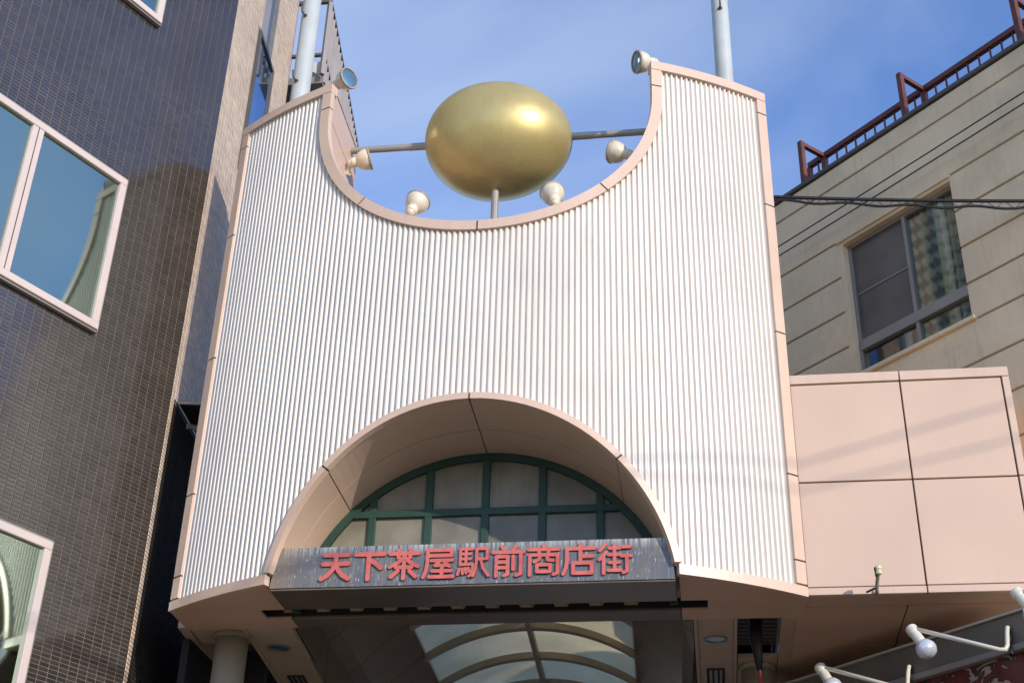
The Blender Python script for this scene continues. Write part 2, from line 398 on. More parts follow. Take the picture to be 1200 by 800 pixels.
# arch trim
a_end = math.degrees(math.asin((ZB+.105-AZ_)/AR))
for a0, a1 in ((a_end, 43.5), (43.5, 90), (90, 136.5), (136.5, 180-a_end)):
    g = math.degrees(GT/2/AR)
    trim(arcpts(0, AZ_, AR, a0+g, a1-g, 14), arcpts(0, AZ_, AR+.07, a0+g, a1-g, 14), -.05, .024)
def lining(pts, cz, yfun, rows, y1, name, m):
    """panels of the reveal running back from the front edge; pts (x,z) along the edge, circle centre height cz"""
    for k in range(rows):
        bm = NB(); st = []
        for (x, z) in pts:
            y0 = yfun(x)
            ya = y0 + (y1-y0)*k/rows + (G/2 if k else 0); yb = y0 + (y1-y0)*(k+1)/rows - (G/2 if k < rows-1 else 0)
            n = Vector((x, 0, z-cz)).normalized() if cz is not None else Vector((1 if x > 0 else -1, 0, 0))
            q = Vector((x, 0, z)); w = n*.03
            st.append([bm.verts.new(q + Vector((0, ya, 0))), bm.verts.new(q + Vector((0, yb, 0))), bm.verts.new(q + w + Vector((0, yb, 0))), bm.verts.new(q + w + Vector((0, ya, 0)))])
        for s_, t in zip(st, st[1:]):
            for i in range(4): bm.faces.new((s_[i], s_[(i+1) % 4], t[(i+1) % 4], t[i]))
        bm.faces.new(st[0]); bm.faces.new(st[-1][::-1])
        obj(name, bm, m, gate)
yf = lambda x: yarc(x) + .05
g = math.degrees(G/2/AR)
a_l = math.degrees(math.asin((ZB+.10-AZ_)/AR))
for a0, a1 in ((a_l, 43.5), (43.5, 90), (90, 136.5), (136.5, 180-a_l)):
    lining(arcpts(0, AZ_, AR, a0+g, a1-g, 16), AZ_, yf, 2, .215, 'arch_lining_panel', m_pink)
for a0, a1 in ((180, 226.5), (226.5, 270), (270, 313.5), (313.5, 360)):
    lining(arcpts(0, SZ, SR, a0+g, a1-g, 12), SZ, yf, 2, YB, 'scoop_lining_panel', m_pink)
for s in (-1, 1):
    lining([(s*SR, SZ+G/2), (s*SR, ZT-.002)], None, yf, 2, YB, 'scoop_lining_panel', m_pink)
    xs = [SR + (HW-SR)*i/8 for i in range(9)]
    bm = NB(); prism(bm, [(s*x, yarc(x)+.09) for x in xs] + [(s*HW, YB-.004), (s*SR, YB-.004)], ZT-.03, ZT-.004); obj('coping_panel', bm, m_pink, gate)
# dark core behind the reveal joints and the flat back
bm = NB()
xs = [-HW+.04 + (2*HW-.08)*i/80 for i in range(81)]; prev = None
def zl2(x):
    q = (AR+.06)**2 - x*x
    return max(ZB+.02, AZ_ + math.sqrt(q)) if q > 0 else ZB+.06
def zh2(x):
    q = (SR+.04)**2 - x*x
    return SZ - math.sqrt(q) if q > 0 else ZT-.04
for x in xs:
    v = [bm.verts.new((x, YB-.01, zl2(x))), bm.verts.new((x, YB-.01, zh2(x)))]
    if prev: bm.faces.new((prev[0], v[0], v[1], prev[1]))
    prev = v
obj('back_panel', bm, m_brown, gate)
bm = NB()
for cz, r, a0, a1, y1 in ((AZ_, AR+.007, a_l, 180-a_l, .21), (SZ, SR+.007, 180, 360, YB-.02)):
    prev = None
    for x, z in arcpts(0, cz, r, a0, a1, 60):
        v = [bm.verts.new((x, yarc(min(abs(x), HW))+.06, z)), bm.verts.new((x, y1, z))]
        if prev: bm.faces.new((prev[0], v[0], v[1], prev[1]))
        prev = v
for s in (-1, 1):
    v = [bm.verts.new((s*(HW-.045), .04, ZB+.02)), bm.verts.new((s*(HW-.045), YB-.02, ZB+.02)), bm.verts.new((s*(HW-.045), YB-.02, ZT-.04)), bm.verts.new((s*(HW-.045), .04, ZT-.04))]
    bm.faces.new(v)
    v = [bm.verts.new((s*(SR+.045), -.6, SZ)), bm.verts.new((s*(SR+.045), YB-.02, SZ)), bm.verts.new((s*(SR+.045), YB-.02, ZT-.04)), bm.verts.new((s*(SR+.045), -.6, ZT-.04))]
    bm.faces.new(v)
xs = [-HW+.05 + (2*HW-.1)*i/120 for i in range(121)]; prev = None
for x in xs:
    v = [bm.verts.new(face(x, zlow(x)-.02, -.060)), bm.verts.new(face(x, zhigh(x)+.02, -.060))]
    if prev: bm.faces.new((prev[0], v[0], v[1], prev[1]))
    prev = v
obj('joint_backing', bm, m_joint, gate)
# soffit panels left and right, notched by the shutter slot
for s in (-1, 1):
    xs = [HW-.004 - (HW-AR-.012)*i/10 for i in range(11)]
    poly = [(s*x, yarc(x)+.012) for x in xs]
    poly += [(s*(AR+.008), -.002), (s*2.25, -.002), (s*2.25, .255), (s*(AR+.008), .255), (s*(AR+.008), YB-.006), (s*(HW-.004), YB-.006)]
    bm = NB(); prism(bm, poly, ZB-.003, ZB+.018); obj('soffit_panel', bm, m_soffit, gate)
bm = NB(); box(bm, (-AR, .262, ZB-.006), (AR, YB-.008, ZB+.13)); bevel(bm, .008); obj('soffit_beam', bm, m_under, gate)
# slot with the folded metal plate inside
bm = NB(); box(bm, (-2.3, -.01, ZB+.19), (2.3, .25, ZB+.22)); box(bm, (-2.33, -.01, ZB+.02), (-2.30, .25, ZB+.22)); box(bm, (2.30, -.01, ZB+.02), (2.33, .25, ZB+.22))
box(bm, (-2.3, .245, ZB+.02), (2.3, .258, ZB+.19))
obj('slot_lining', bm, m_dark, gate)
x = -2.13
while x < 1.6:
    bm = NB(); lo, hi = ZB+.052, ZB+.18
    pr = [(0, .235, hi), (.05, .15, hi), (.20, .15, hi), (.25, .235, hi)]; pl_ = [(.06, .235, lo), (.09, .16, lo), (.16, .16, lo), (.19, .235, lo)]
    a = [bm.verts.new((x+p_[0], p_[1], p_[2])) for p_ in pr]; b = [bm.verts.new((x+p_[0], p_[1], p_[2])) for p_ in pl_]
    for k in range(3): bm.faces.new((a[k], a[k+1], b[k+1], b[k]))
    bm.faces.new(b); bm.faces.new(a[::-1])
    obj('folded_plate', bm, m_brown, gate); x += .35
# arched window in the recess
WY = .13
bm = NB()
st = []
for (a, b) in zip(arcpts(0, AZ_, AR-.003, 8, 172, 48), arcpts(0, AZ_, AR-.085, 8, 172, 48)):
    st.append([bm.verts.new((a[0], WY, a[1])), bm.verts.new((a[0], WY+.07, a[1])), bm.verts.new((b[0], WY+.07, b[1])), bm.verts.new((b[0], WY, b[1]))])
for s_, t in zip(st, st[1:]):
    for i in range(4): bm.faces.new((s_[i], s_[(i+1) % 4], t[(i+1) % 4], t[i]))
bm.faces.new(st[0]); bm.faces.new(st[-1][::-1])
win = obj('arched_window', bm, m_green, gate)
ri = AR-.06
def wz(x): return AZ_ + math.sqrt(max(0, ri*ri - x*x))
for x in (-1.2, -.6, 0, .6, 1.2):
    bm = NB(); box(bm, (x-.04, WY+.006, 6.5), (x+.04, WY+.066, wz(x)-.0)); bevel(bm, .006); obj('mullion', bm, m_green, win)
bm = NB(); xe = math.sqrt(ri*ri-(7.485-AZ_)**2); box(bm, (-xe, WY+.003, 7.442), (xe, WY+.063, 7.523)); bevel(bm, .006); obj('transom', bm, m_green, win)
edges = [-1.98, -1.2, -.6, 0, .6, 1.2, 1.98]
for x0, x1 in zip(edges, edges[1:]):
    for z0, z1 in ((6.5, 7.47), (7.50, 8.3)):
        xs = [x0 + (x1-x0)*i/8 for i in range(9)]
        xs = [x for x in xs if wz(x) - .0 > z0 + .002 and abs(x) < ri]
        if len(xs) < 2: continue
        bm = NB()
        poly = [(xs[0], z0)] + [(xs[-1], z0)] + [(x, min(z1, wz(x))) for x in reversed(xs)]
        f = [bm.verts.new((x, WY+.045, z)) for x, z in poly]; b = [bm.verts.new((x, WY+.051, z)) for x, z in poly]
        bm.faces.new(f); bm.faces.new(b[::-1])
        for i in range(len(f)): bm.faces.new((f[i], f[(i+1) % len(f)], b[(i+1) % len(f)], b[i]))
        obj('pane', bm, m_frost, win)
bm = NB(); prev = None
v = [bm.verts.new((x, WY+.09, z)) for x, z in [(-1.99, 6.56), (1.99, 6.56)] + arcpts(0, AZ_, AR+.02, 12, 168, 30)]
bm.faces.new(v); obj('window_backing', bm, m_dark, win)

# ------------------------------------------------------------------ name sign
SY = -.66
sign = empty('arcade_sign', (0, SY, 6.38), 'weathered blue grey metal sign with red 天下茶屋駅前商店街 lettering across the arch', 'sign')
bm = NB()
zs0, zs1 = 6.383, 6.795
def xs_at(z): return math.sqrt((AR-.012)**2 - (z-AZ_)**2)
prof = [zs0 + (zs1-zs0)*i/8 for i in range(9)]
poly = [(-xs_at(z), z) for z in prof] + [(xs_at(z), z) for z in reversed(prof)]
a = [bm.verts.new((x, SY, z)) for x, z in poly]; b = [bm.verts.new((x, SY+.05, z)) for x, z in poly]
bm.faces.new(a); bm.faces.new(b[::-1])
for i in range(len(a)): bm.faces.new((a[i], a[(i+1) % len(a)], b[(i+1) % len(a)], b[i]))
obj('sign_face', bm, m_sign, sign)
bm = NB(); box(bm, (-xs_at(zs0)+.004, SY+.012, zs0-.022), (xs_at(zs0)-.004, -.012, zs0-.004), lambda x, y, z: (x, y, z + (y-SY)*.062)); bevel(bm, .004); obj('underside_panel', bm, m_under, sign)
bm = NB(); box(bm, (-1.95, SY+.055, zs1-.03), (1.95, -.1, zs1-.01)); obj('top_panel', bm, m_sign, sign)
K = {
'天': (12, [[(14, 86), (88, 86)], [(10, 57), (90, 57)], [(50, 86), (50, 62), (42, 38), (28, 20), (8, 8)], [(50, 57), (60, 36), (74, 19), (92, 8)]]),
'下': (12, [[(5, 86), (95, 86)], [(46, 86), (46, 5)], [(54, 64), (70, 54), (86, 40)]]),
'茶': (10.5, [[(6, 85), (94, 85)], [(32, 97), (32, 72)], [(68, 97), (68, 72)], [(50, 74), (32, 56), (6, 42)], [(50, 74), (68, 56), (94, 42)], [(26, 40), (74, 40)], [(50, 56), (50, 4)], [(32, 28), (12, 9)], [(68, 28), (88, 9)]]),
'屋': (9.5, [[(15, 93), (89, 93), (89, 75), (15, 75)], [(15, 93), (15, 50), (12, 26), (4, 6)], [(28, 59), (92, 59)], [(54, 59), (40, 43), (78, 43)], [(70, 52), (84, 40)], [(32, 25), (90, 25)], [(61, 42), (61, 6)], [(24, 6), (97, 6)]]),
'駅': (7.5, [[(9, 94), (9, 42)], [(9, 94), (46, 94)], [(9, 78), (42, 78)], [(9, 62), (42, 62)], [(27, 94), (27, 44)], [(9, 44), (49, 44), (47, 14), (38, 6)], [(7, 30), (3, 12)], [(16, 30), (18, 14)], [(26, 31), (29, 16)], [(35, 32), (39, 20)], [(60, 93), (92, 93), (92, 60), (60, 60)], [(60, 93), (60, 50), (57, 26), (50, 6)], [(72, 60), (81, 30), (97, 6)]]),
'前': (9.5, [[(30, 98), (37, 86)], [(72, 98), (64, 86)], [(3, 80), (97, 80)], [(13, 66), (13, 4)], [(13, 66), (48, 66), (48, 10), (38, 5)], [(13, 48), (48, 48)], [(13, 30), (48, 30)], [(65, 66), (65, 24)], [(88, 70), (88, 10), (75, 5)]]),
'商': (9, [[(50, 99), (50, 86)], [(4, 86), (96, 86)], [(34, 84), (38, 70)], [(66, 84), (62, 70)], [(8, 4), (8, 68), (92, 68), (92, 9), (80, 5)], [(40, 66), (36, 54), (22, 46)], [(60, 66), (62, 52), (79, 49)], [(30, 36), (70, 36), (70, 14), (30, 14), (30, 36)]]),
'店': (10, [[(54, 99), (54, 86)], [(13, 86), (97, 86)], [(13, 86), (13, 46), (10, 24), (2, 6)], [(54, 76), (54, 40)], [(54, 60), (90, 60)], [(32, 39), (88, 39), (88, 7), (32, 7), (32, 39)]]),
'街': (9, [[(23, 97), (5, 77)], [(25, 72), (3, 48)], [(16, 58), (16, 4)], [(34, 84), (65, 84)], [(49, 97), (49, 62)], [(31, 63), (67, 63)], [(34, 38), (65, 38)], [(49, 54), (49, 14)], [(30, 13), (68, 13)], [(72, 87), (97, 87)], [(70, 58), (99, 58)], [(86, 58), (86, 9), (75, 5)]]),
}
def glyph(strokes, w, size, z0):
    bm = NB(); n = 0; k = size/100
    for st in strokes:
        for (a, b) in zip(st, st[1:]):
            n += 1
            A, B = Vector(a), Vector(b); d = (B-A).normalized(); an = math.atan2(d.y, d.x); h = w/2
            out = [(A.x + h*math.cos(an+math.pi/2+math.pi*i/6), A.y + h*math.sin(an+math.pi/2+math.pi*i/6)) for i in range(7)]
            out += [(B.x + h*math.cos(an-math.pi/2+math.pi*i/6), B.y + h*math.sin(an-math.pi/2+math.pi*i/6)) for i in range(7)]
            yf_ = -.017 - .0006*n
            f = [bm.verts.new((x*k, yf_, y*k)) for x, y in out]; e = [bm.verts.new((x*k, -.001, y*k)) for x, y in out]
            q = bm.faces.new(f); q.material_index = 0
            for i in range(len(f)):
                s_ = bm.faces.new((f[i], f[(i+1) % len(f)], e[(i+1) % len(f)], e[i])); s_.material_index = 1
    return bm
CH = .315; x0 = -1.472; pitch_ = (1.555 - CH + 1.472)/8
for i, ch in enumerate('天下茶屋駅前商店街'):
    w, stk = K[ch]
    o = obj('letter', glyph(stk, w*1.2, CH, 0), [m_red, m_rededge], sign, label='red raised character %s' % ch)
    o.location = Vector((x0 + pitch_*i, SY-.002, 6.432)) - sign.location

# ------------------------------------------------------------------ golden egg
EC = Vector((-.025, .27, 12.475))
egg = empty('golden_egg', (0, .27, 10.3), 'large golden egg held on steel rods in the scooped top of the gate', 'egg sculpture')
bm = NB(); prof = []
for i in range(41):
    t = math.pi*i/40; x = -math.cos(t); rr_ = math.sin(t)*(1 - .045*x)
    prof.append((rr_*.735, x*.912))
lathe(bm, prof, 64, Matrix.Translation(EC) @ Matrix.Rotation(rad(90), 4, 'Y'))
obj('egg_shell', bm, m_gold, egg, smooth=True)
for s in (-1, 1):
    bm = NB(); tube(bm, [(s*.86, .27, 12.48), (s*1.955, .27, 12.48)], .043, 14); o = obj('support_rod', bm, m_rod, egg, smooth=False)
    bm = NB(); tube(bm, [(s*.80, .27, 12.48), (s*1.15, .27, 12.48)], .047, 14); obj('rod_sleeve', bm, m_rod, o)
bm = NB(); tube(bm, [(-.045, .27, 10.30), (-.045, .27, 11.82)], .045, 14); obj('support_post', bm, m_rod, egg)

# ------------------------------------------------------------------ floodlights
H_ME = R_ME = L_ME = None
def floodlight(c, aim, mount, label):
    c, aim, mount = Vector(c), Vector(aim).normalized(), Vector(mount)
    root = empty('floodlight', mount, label, 'floodlight', 'floodlights round the golden egg')
    q = aim.to_track_quat('Z', 'Y')
    global H_ME, R_ME, L_ME
    if H_ME is None:
        def mesh(n, prof, m):
            b = NB(); lathe(b, prof, 24); bmesh.ops.recalc_face_normals(b, faces=b.faces); me = bpy.data.meshes.new(n); b.to_mesh(me); b.free(); me.materials.append(m)
            for pp in me.polygons: pp.use_smooth = True
            return me
        H_ME = mesh('housing', [(0, -.19), (.05, -.19), (.062, -.18), (.064, -.13), (.058, -.12), (.072, -.108), (.103, -.08), (.122, -.04), (.131, .0), (.133, .045), (.126, .045), (.115, -.005), (0, -.03)], m_cream)
        R_ME = mesh('rim', [(.128, .030), (.139, .033), (.141, .046), (.138, .058), (.122, .060), (.120, .045), (.128, .030)], m_rim)
        L_ME = mesh('lens', [(.121, .046), (.10, .055), (.05, .062), (0, .064)], m_lens)
    for n, me in (('housing', H_ME), ('rim', R_ME), ('lens', L_ME)):
        o = bpy.data.objects.new(n, me); COL.objects.link(o); o.parent = root; o.location = c - mount; o.rotation_mode = 'QUATERNION'; o.rotation_quaternion = q
    k = c - aim*.19
    bm = NB(); lathe(bm, [(0, -.055), (.035, -.045), (.055, 0), (.035, .045), (0, .055)], 14, Matrix.Translation(k)); obj('knuckle', bm, m_cream, root, smooth=True)
    bm = NB(); tube(bm, [k, mount], .026, 10); d = (k-mount).normalized(); tube(bm, [mount, mount + d*.02], .06, 12); obj('bracket', bm, m_cream, root)
floodlight((-1.79, -.55, 12.92), (.80, -.52, -.05), (-2.0, -.42, 12.705), 'cream floodlight on the tip of the left horn of the gate')
floodlight((-1.64, .10, 12.19), (1, .10, .30), (-1.885, .16, 12.04), 'cream floodlight on the inner wall of the left horn below the rod')
floodlight((-.725, -.88, 10.75), (.55, .75, 1.9), (-.80, -.90, 10.53), 'cream floodlight on the scoop rim left of the egg post')
floodlight((.785, -.88, 10.755), (-.4, .75, 1.9), (.83, -.90, 10.545), 'cream floodlight on the scoop rim right of the egg post')
floodlight((1.45, -.35, 11.70), (-1, .25, .5), (1.80, -.36, 11.60), 'cream floodlight below the right rod beside the egg')
floodlight((1.77, -.55, 12.86), (-.85, -.40, -.22), (2.0, -.50, 12.705), 'cream floodlight on the tip of the right horn of the gate')

# ------------------------------------------------------------------ columns and poles
def column(x, y, label):
    r = empty('arcade_column', (x, y, 0), label, 'column', 'columns under the arcade ceiling')
    bm = NB(); tube(bm, [(x, y, .02), (x, y, 6.40)], .175, 28); obj('shaft', bm, m_col, r, smooth=False)
    for p_ in r.children[0].data.polygons: p_.use_smooth = len(p_.vertices) == 4
    bm = NB(); tube(bm, [(x, y, 6.40), (x, y, 6.446)], .20, 28); obj('collar', bm, m_col, r)
column(-2.81, .86, 'round beige column under the left soffit of the gate')
column(2.76, 2.25, 'round beige column behind the dark ceiling opening at right')
def pole(x, y, r_, label, hooks):
    r = empty('utility_pole', (x, y, 6.5), label, 'pole', 'steel poles behind the gate')
    bm = NB(); tube(bm, [(x, y, 7.02), (x, y, 21)], [r_, r_*.92], 28); o = obj('shaft', bm, m_pole, r)
    for p_ in o.data.polygons: p_.use_smooth = len(p_.vertices) == 4
    for z, an in hooks:
        a = rad(an); d = Vector((math.cos(a), math.sin(a), 0)); c = Vector((x, y, z))
        bm = NB(); tube(bm, [c + d*(r_-.02) + Vector((0, 0, .0)), c + d*(r_+.09), c + d*(r_+.11) + Vector((0, 0, .10))], .012, 8); obj('step_hook', bm, m_hook, r)
        bm = NB(); tube(bm, [c + d*(r_-.03), c + d*(r_+.006)], .03, 8); obj('hook_socket', bm, m_hook, r)
pole(-2.915, 1.0, .132, 'pale steel pole behind the left horn of the gate', [(14.25, 255), (15.45, 255)])
pole(2.80, 1.0, .118, 'pale steel pole behind the right horn of the gate', [(15.0, 270), (16.2, 200)])

# ------------------------------------------------------------------ arcade interior
arc = empty('arcade_roof', (0, .6, 6.4), 'vaulted arcade ceiling with translucent panels, tan ribs and brown sides behind the sign', 'arcade roof')
AXT = math.tan(rad(-2))
VZ, VR = 5.4, 2.6; XE = 1.42
def vp(x, y, dz=0):
    """point of the vault at offset x from the axis"""
    return Vector((x + .03 + AXT*y, y, VZ + math.sqrt(VR*VR - x*x) + dz))
ribs_y = [1.25 + 1.27*i for i in range(11)]
for y in ribs_y:
    bm = NB(); st = []
    for i in range(25):
        x = -XE + 2*XE*i/24
        st.append([bm.verts.new(vp(x, y-.065, -.09)), bm.verts.new(vp(x, y+.065, -.09)), bm.verts.new(vp(x, y+.065, .0)), bm.verts.new(vp(x, y-.065, .0))])
    for s_, t in zip(st, st[1:]):
        for i in range(4): bm.faces.new((s_[i], s_[(i+1) % 4], t[(i+1) % 4], t[i]))
    bm.faces.new(st[0]); bm.faces.new(st[-1][::-1]); obj('vault_rib', bm, m_rib, arc)
for ya, yb in zip([.62]+ribs_y, ribs_y+[15]):
    for xa, xb in ((-XE, -.012), (.012, XE)):
        bm = NB(); st = []
        for i in range(13):
            x = xa + (xb-xa)*i/12
            st.append([bm.verts.new(vp(x, ya+.01, .004)), bm.verts.new(vp(x, yb-.01, .004)), bm.verts.new(vp(x, yb-.01, .014)), bm.verts.new(vp(x, ya+.01, .014))])
        for s_, t in zip(st, st[1:]):
            for i in range(4): bm.faces.new((s_[i], s_[(i+1) % 4], t[(i+1) % 4], t[i]))
        bm.faces.new(st[0]); bm.faces.new(st[-1][::-1]); obj('skylight_panel', bm, m_vault, arc, smooth=False)
    # brown sides: curved piece then upright
    for s in (-1, 1):
        bm = NB(); prev = None
        cur = [vp(s*(XE + (2.09-XE)*i/10), 0) for i in range(11)]
        prof = [(c.x-.03, c.z) for c in cur] + [(s*2.10, 6.9), (s*2.10, 6.452)]
        for x, z in prof:
            sl_ = AXT if s > 0 else math.tan(rad(-4.5))
            v = []
            for y in (ya+.006, yb-.006):
                xx = x + .03 + AXT*y if abs(x) < 2.05 else x + (0 if s > 0 else math.tan(rad(-4.5))*y*.6)
                v.append(bm.verts.new((xx, y, z)))
            if prev: bm.faces.new((prev[0], v[0], v[1], prev[1]))
            prev = v
        bmesh.ops.solidify(bm, geom=bm.faces[:], thickness=.01)
        obj('side_wall_panel', bm, m_brown, arc)
for s in (-1, 1):
    bm = NB(); prev = None
    for x, z in [(s*XE, VZ + math.sqrt(VR*VR - XE*XE) + .03), (s*1.78, 7.35), (s*2.15, 7.02), (s*2.17, 6.49)]:
        tn_ = (lambda y: AXT*y) if abs(x) < 2 or s > 0 else (lambda y: math.tan(rad(-4.5))*y*.6)
        v = [bm.verts.new((x + .03 + tn_(y), y, z + .0)) for y in (.6, 15)]
        if prev: bm.faces.new((prev[0], v[0], v[1], prev[1]))
        prev = v
    bmesh.ops.solidify(bm, geom=bm.faces[:], thickness=.02)
    obj('side_wall_backing', bm, m_joint, arc)
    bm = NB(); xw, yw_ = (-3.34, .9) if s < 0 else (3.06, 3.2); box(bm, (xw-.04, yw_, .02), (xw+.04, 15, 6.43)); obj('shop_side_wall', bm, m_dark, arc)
bm = NB(); beam(bm, vp(0, .6, -.07), vp(0, 15, -.07), .07, .10); obj('ridge_purlin', bm, m_rib, arc)
# flat side ceilings
for s in (-1, 1):
    tn = math.tan(rad(-4.5)) if s < 0 else 0
    mm = m_ceil if s < 0 else m_ceilr
    sk = lambda x, y, z: Vector((x + tn*(y-.55), y, z))
    xa, xb = (-2.585, -2.13) if s < 0 else (2.14, 2.50)
    k = 0
    y0 = .56
    for y1 in (2.165, 3.9, 5.6, 7.3, 9.0):
        bm = NB(); box(bm, (xa, y0, 6.45), (xb, y1-.012, 6.48), sk); obj('ceiling_panel', bm, mm, arc)
        y0 = y1
    for x_, w in ((xa-.022, .028), (xb+.022, .028)):
        bm = NB(); box(bm, (x_-w/2-.004, .56, 6.43), (x_+w/2+.004, 12, 6.482), sk); obj('edge_trim', bm, mm, arc)
    bm = NB(); box(bm, (min(xa, xb)-.05, .6, 6.49), (max(xa, xb)+.05, 12, 6.5), sk); obj('ceiling_backing', bm, m_joint, arc)
    # downlight
    cx = -2.36 if s < 0 else 2.32
    c = sk(cx, 1.28, 6.449)
    bm = NB(); lathe(bm, [(.125, .0), (.125, -.012), (.10, -.014), (.098, .0)], 28, Matrix.Translation(c)); d_o = obj('downlight', bm, m_alu, arc)
    bm = NB(); lathe(bm, [(0, -.004), (.098, -.004)], 28, Matrix.Translation(c)); obj('lens', bm, m_lens, d_o)
    # vent
    bm = NB(); vx0, vx1 = (cx-.11, cx+.09)
    for lo, hi in (((vx0, 2.27), (vx1, 2.30)), ((vx0, 3.0), (vx1, 3.03)), ((vx0, 2.3), (vx0+.03, 3.0)), ((vx1-.03, 2.3), (vx1, 3.0))): box(bm, (lo[0], lo[1], 6.436), (hi[0], hi[1], 6.4495), sk)
    v_o = obj('vent', bm, m_dark, arc)
    bm = NB(); box(bm, (vx0+.03, 2.3, 6.444), (vx1-.03, 3.0, 6.447), sk); obj('vent_grille', bm, m_alu, v_o)
    for f in (.36, .66):
        bm = NB(); xx = vx0 + (vx1-vx0)*f; box(bm, (xx-.012, 2.3, 6.437), (xx+.012, 3.0, 6.4435), sk); obj('slat', bm, m_dark, v_o)
    # dark opening with louvres beside it
    xo, xi = (-3.20, -2.64) if s < 0 else (2.556, 2.978)
    bm = NB(); box(bm, (xo, .56, 6.95), (xi, 12, 7.0), sk); box(bm, (xo, 3.2 if s > 0 else 1.9, 6.50 if s > 0 else 5.4), (xi, 3.3 if s > 0 else 2.0, 6.949), sk)
    obj('opening_lining', bm, m_dark, arc)
    bm = NB()
    for i in range(11):
        y = .75 + .12*i if s > 0 else 1.15+.12*i
        box(bm, (xo+.01, y, 6.62), (xi-.01, y+.07, 6.635), sk)
    o = obj('louvre_slats', bm, m_slat, arc); o['kind'] = 'stuff'
    bo0, bo1 = (-3.32, -3.215) if s < 0 else (2.985, 3.126)
    bm = NB(); box(bm, (bo0, .56, 6.44), (bo1, 8, 6.95), sk); obj('edge_beam', bm, mm, arc)
    ya = 1.92 if s > 0 else .56
    if s > 0:
        bm = NB(); box(bm, (xo-.003, 1.93, 6.452), (xi, 5, 6.5), sk); obj('ceiling_panel', bm, mm, arc)
    else:
        bm = NB(); box(bm, (-3.20, .56, 6.452), (-2.66, 1.12, 6.5), sk); obj('ceiling_panel', bm, mm, arc)
# hanging ornament at right
hang = empty('hanging_banner', (2.74, 1.2, 5.4), 'dark furled banner hanging on a red rod in the ceiling opening at right', 'banner')
bm = NB(); tube(bm, [(2.735, 1.2, 6.66), (2.735, 1.2, 6.45), (2.745, 1.2, 6.25), (2.75, 1.2, 6.08)], [.075, .07, .05, .03], 14); obj('furled_cloth', bm, m_cable, hang, smooth=True)
bm = NB(); tube(bm, [(2.735, 1.2, 6.95), (2.765, 1.2, 5.4)], .022, 12); obj('rod', bm, mat('red_gloss', (.35, .03, .02), .15), hang, smooth=True)

# ------------------------------------------------------------------ pink panelled canopy at right
blk = empty('panelled_canopy', (3.235, 0, 6.43), 'pink aluminium panelled canopy box right of the gate', 'canopy')
bm = NB(); prism(bm, [(3.22, .028), (5.40, .028), (5.40, 1.02), (3.90, 2.6), (3.22, 2.6)], 6.45, 8.83); obj('core', bm, m_joint, blk)
X0, X1, XJ, ZJ = 3.212, 5.43, 4.335, 7.622
for xa, xb in ((X0+.004, XJ-.008), (XJ+.008, 5.345)):
    for za, zb in ((6.515, ZJ-.008), (ZJ+.008, 8.735)):
        bm = NB(); box(bm, (xa, 0, za), (xb, .03, zb)); bevel(bm, .004); obj('front_panel', bm, m_pink, blk)
for xa, xb in ((X0, XJ-.006), (XJ+.006, X1)):
    bm = NB(); box(bm, (xa, -.01, 8.75), (xb, .06, 8.857)); bevel(bm, .004); obj('trim_panel', bm, m_trim, blk)
    bm = NB(); box(bm, (xa, -.01, 6.43), (xb, .06, 6.502)); bevel(bm, .004); obj('trim_panel', bm, m_trim, blk)
for za, zb in ((6.515, ZJ-.006), (ZJ+.006, 8.744)):
    bm = NB(); box(bm, (5.36, -.0095, za), (X1-.0006, .06, zb)); bevel(bm, .004); obj('trim_panel', bm, m_trim, blk)
bm = NB(); box(bm, (5.402, .062, 6.44), (5.428, .98, 8.85)); obj('side_panel', bm, m_pink, blk)
bm = NB(); prism(bm, [(X0, .062), (5.40, .062), (5.40, 1.0), (3.9, 2.58), (X0, 2.58)], 8.832, 8.853); obj('top_panel', bm, m_pink, blk)
sof = [[(3.13, .064), (5.42, .064), (5.42, .33), (3.13, .33)], [(3.13, .345), (4.182, .345), (4.182, 1.535), (3.13, 1.535)], [(4.197, .345), (5.42, .345), (5.42, .98), (4.9, 1.535), (4.197, 1.535)],
       [(3.13, 1.55), (4.182, 1.55), (4.182, 2.6), (3.13, 2.9)], [(4.197, 1.55), (4.89, 1.55), (4.197, 2.28)]]
for po in sof:
    bm = NB(); prism(bm, po, 6.436, 6.448); obj('soffit_panel', bm, m_soffit, blk)

brk = empty('cable_bracket', (3.857, -.01, 6.42), 'small bent bracket with yellow insulator on the lower edge of the pink canopy', 'bracket')
bm = NB(); tube(bm, [(3.857, -.01, 6.42), (3.85, -.12, 6.425), (3.848, -.16, 6.45), (3.858, -.28, 6.53)], .018, 8); obj('bent_arm', bm, mat('galvanised', (.30, .27, .23), .6), brk)
bm = NB(); box(bm, (3.83, -.016, 6.434), (3.885, -.0105, 6.495)); tube(bm, [(3.857, -.01, 6.45), (3.857, -.03, 6.45)], .03, 8); obj('base_plate', bm, mat('bracket_paint', (.5, .38, .32), .5), brk)
bm = NB(); lathe(bm, [(0, -.045), (.025, -.04), (.033, -.01), (.022, .0), (.033, .01), (.03, .035), (0, .042)], 12, Matrix.Translation((3.865, -.29, 6.56))); obj('insulator', bm, m_yel, brk)
bm = NB(); tube(bm, [(3.845, -.15, 6.44), (3.78, -.10, 6.425), (3.76, -.06, 6.43)], .010, 6); obj('wire_tail', bm, m_cable, brk); bm = NB(); tube(bm, [(3.865, -.29, 6.60), (3.83, -.30, 6.58), (3.84, -.27, 6.50)], .010, 6); obj('wire_tail', bm, m_cable, brk)

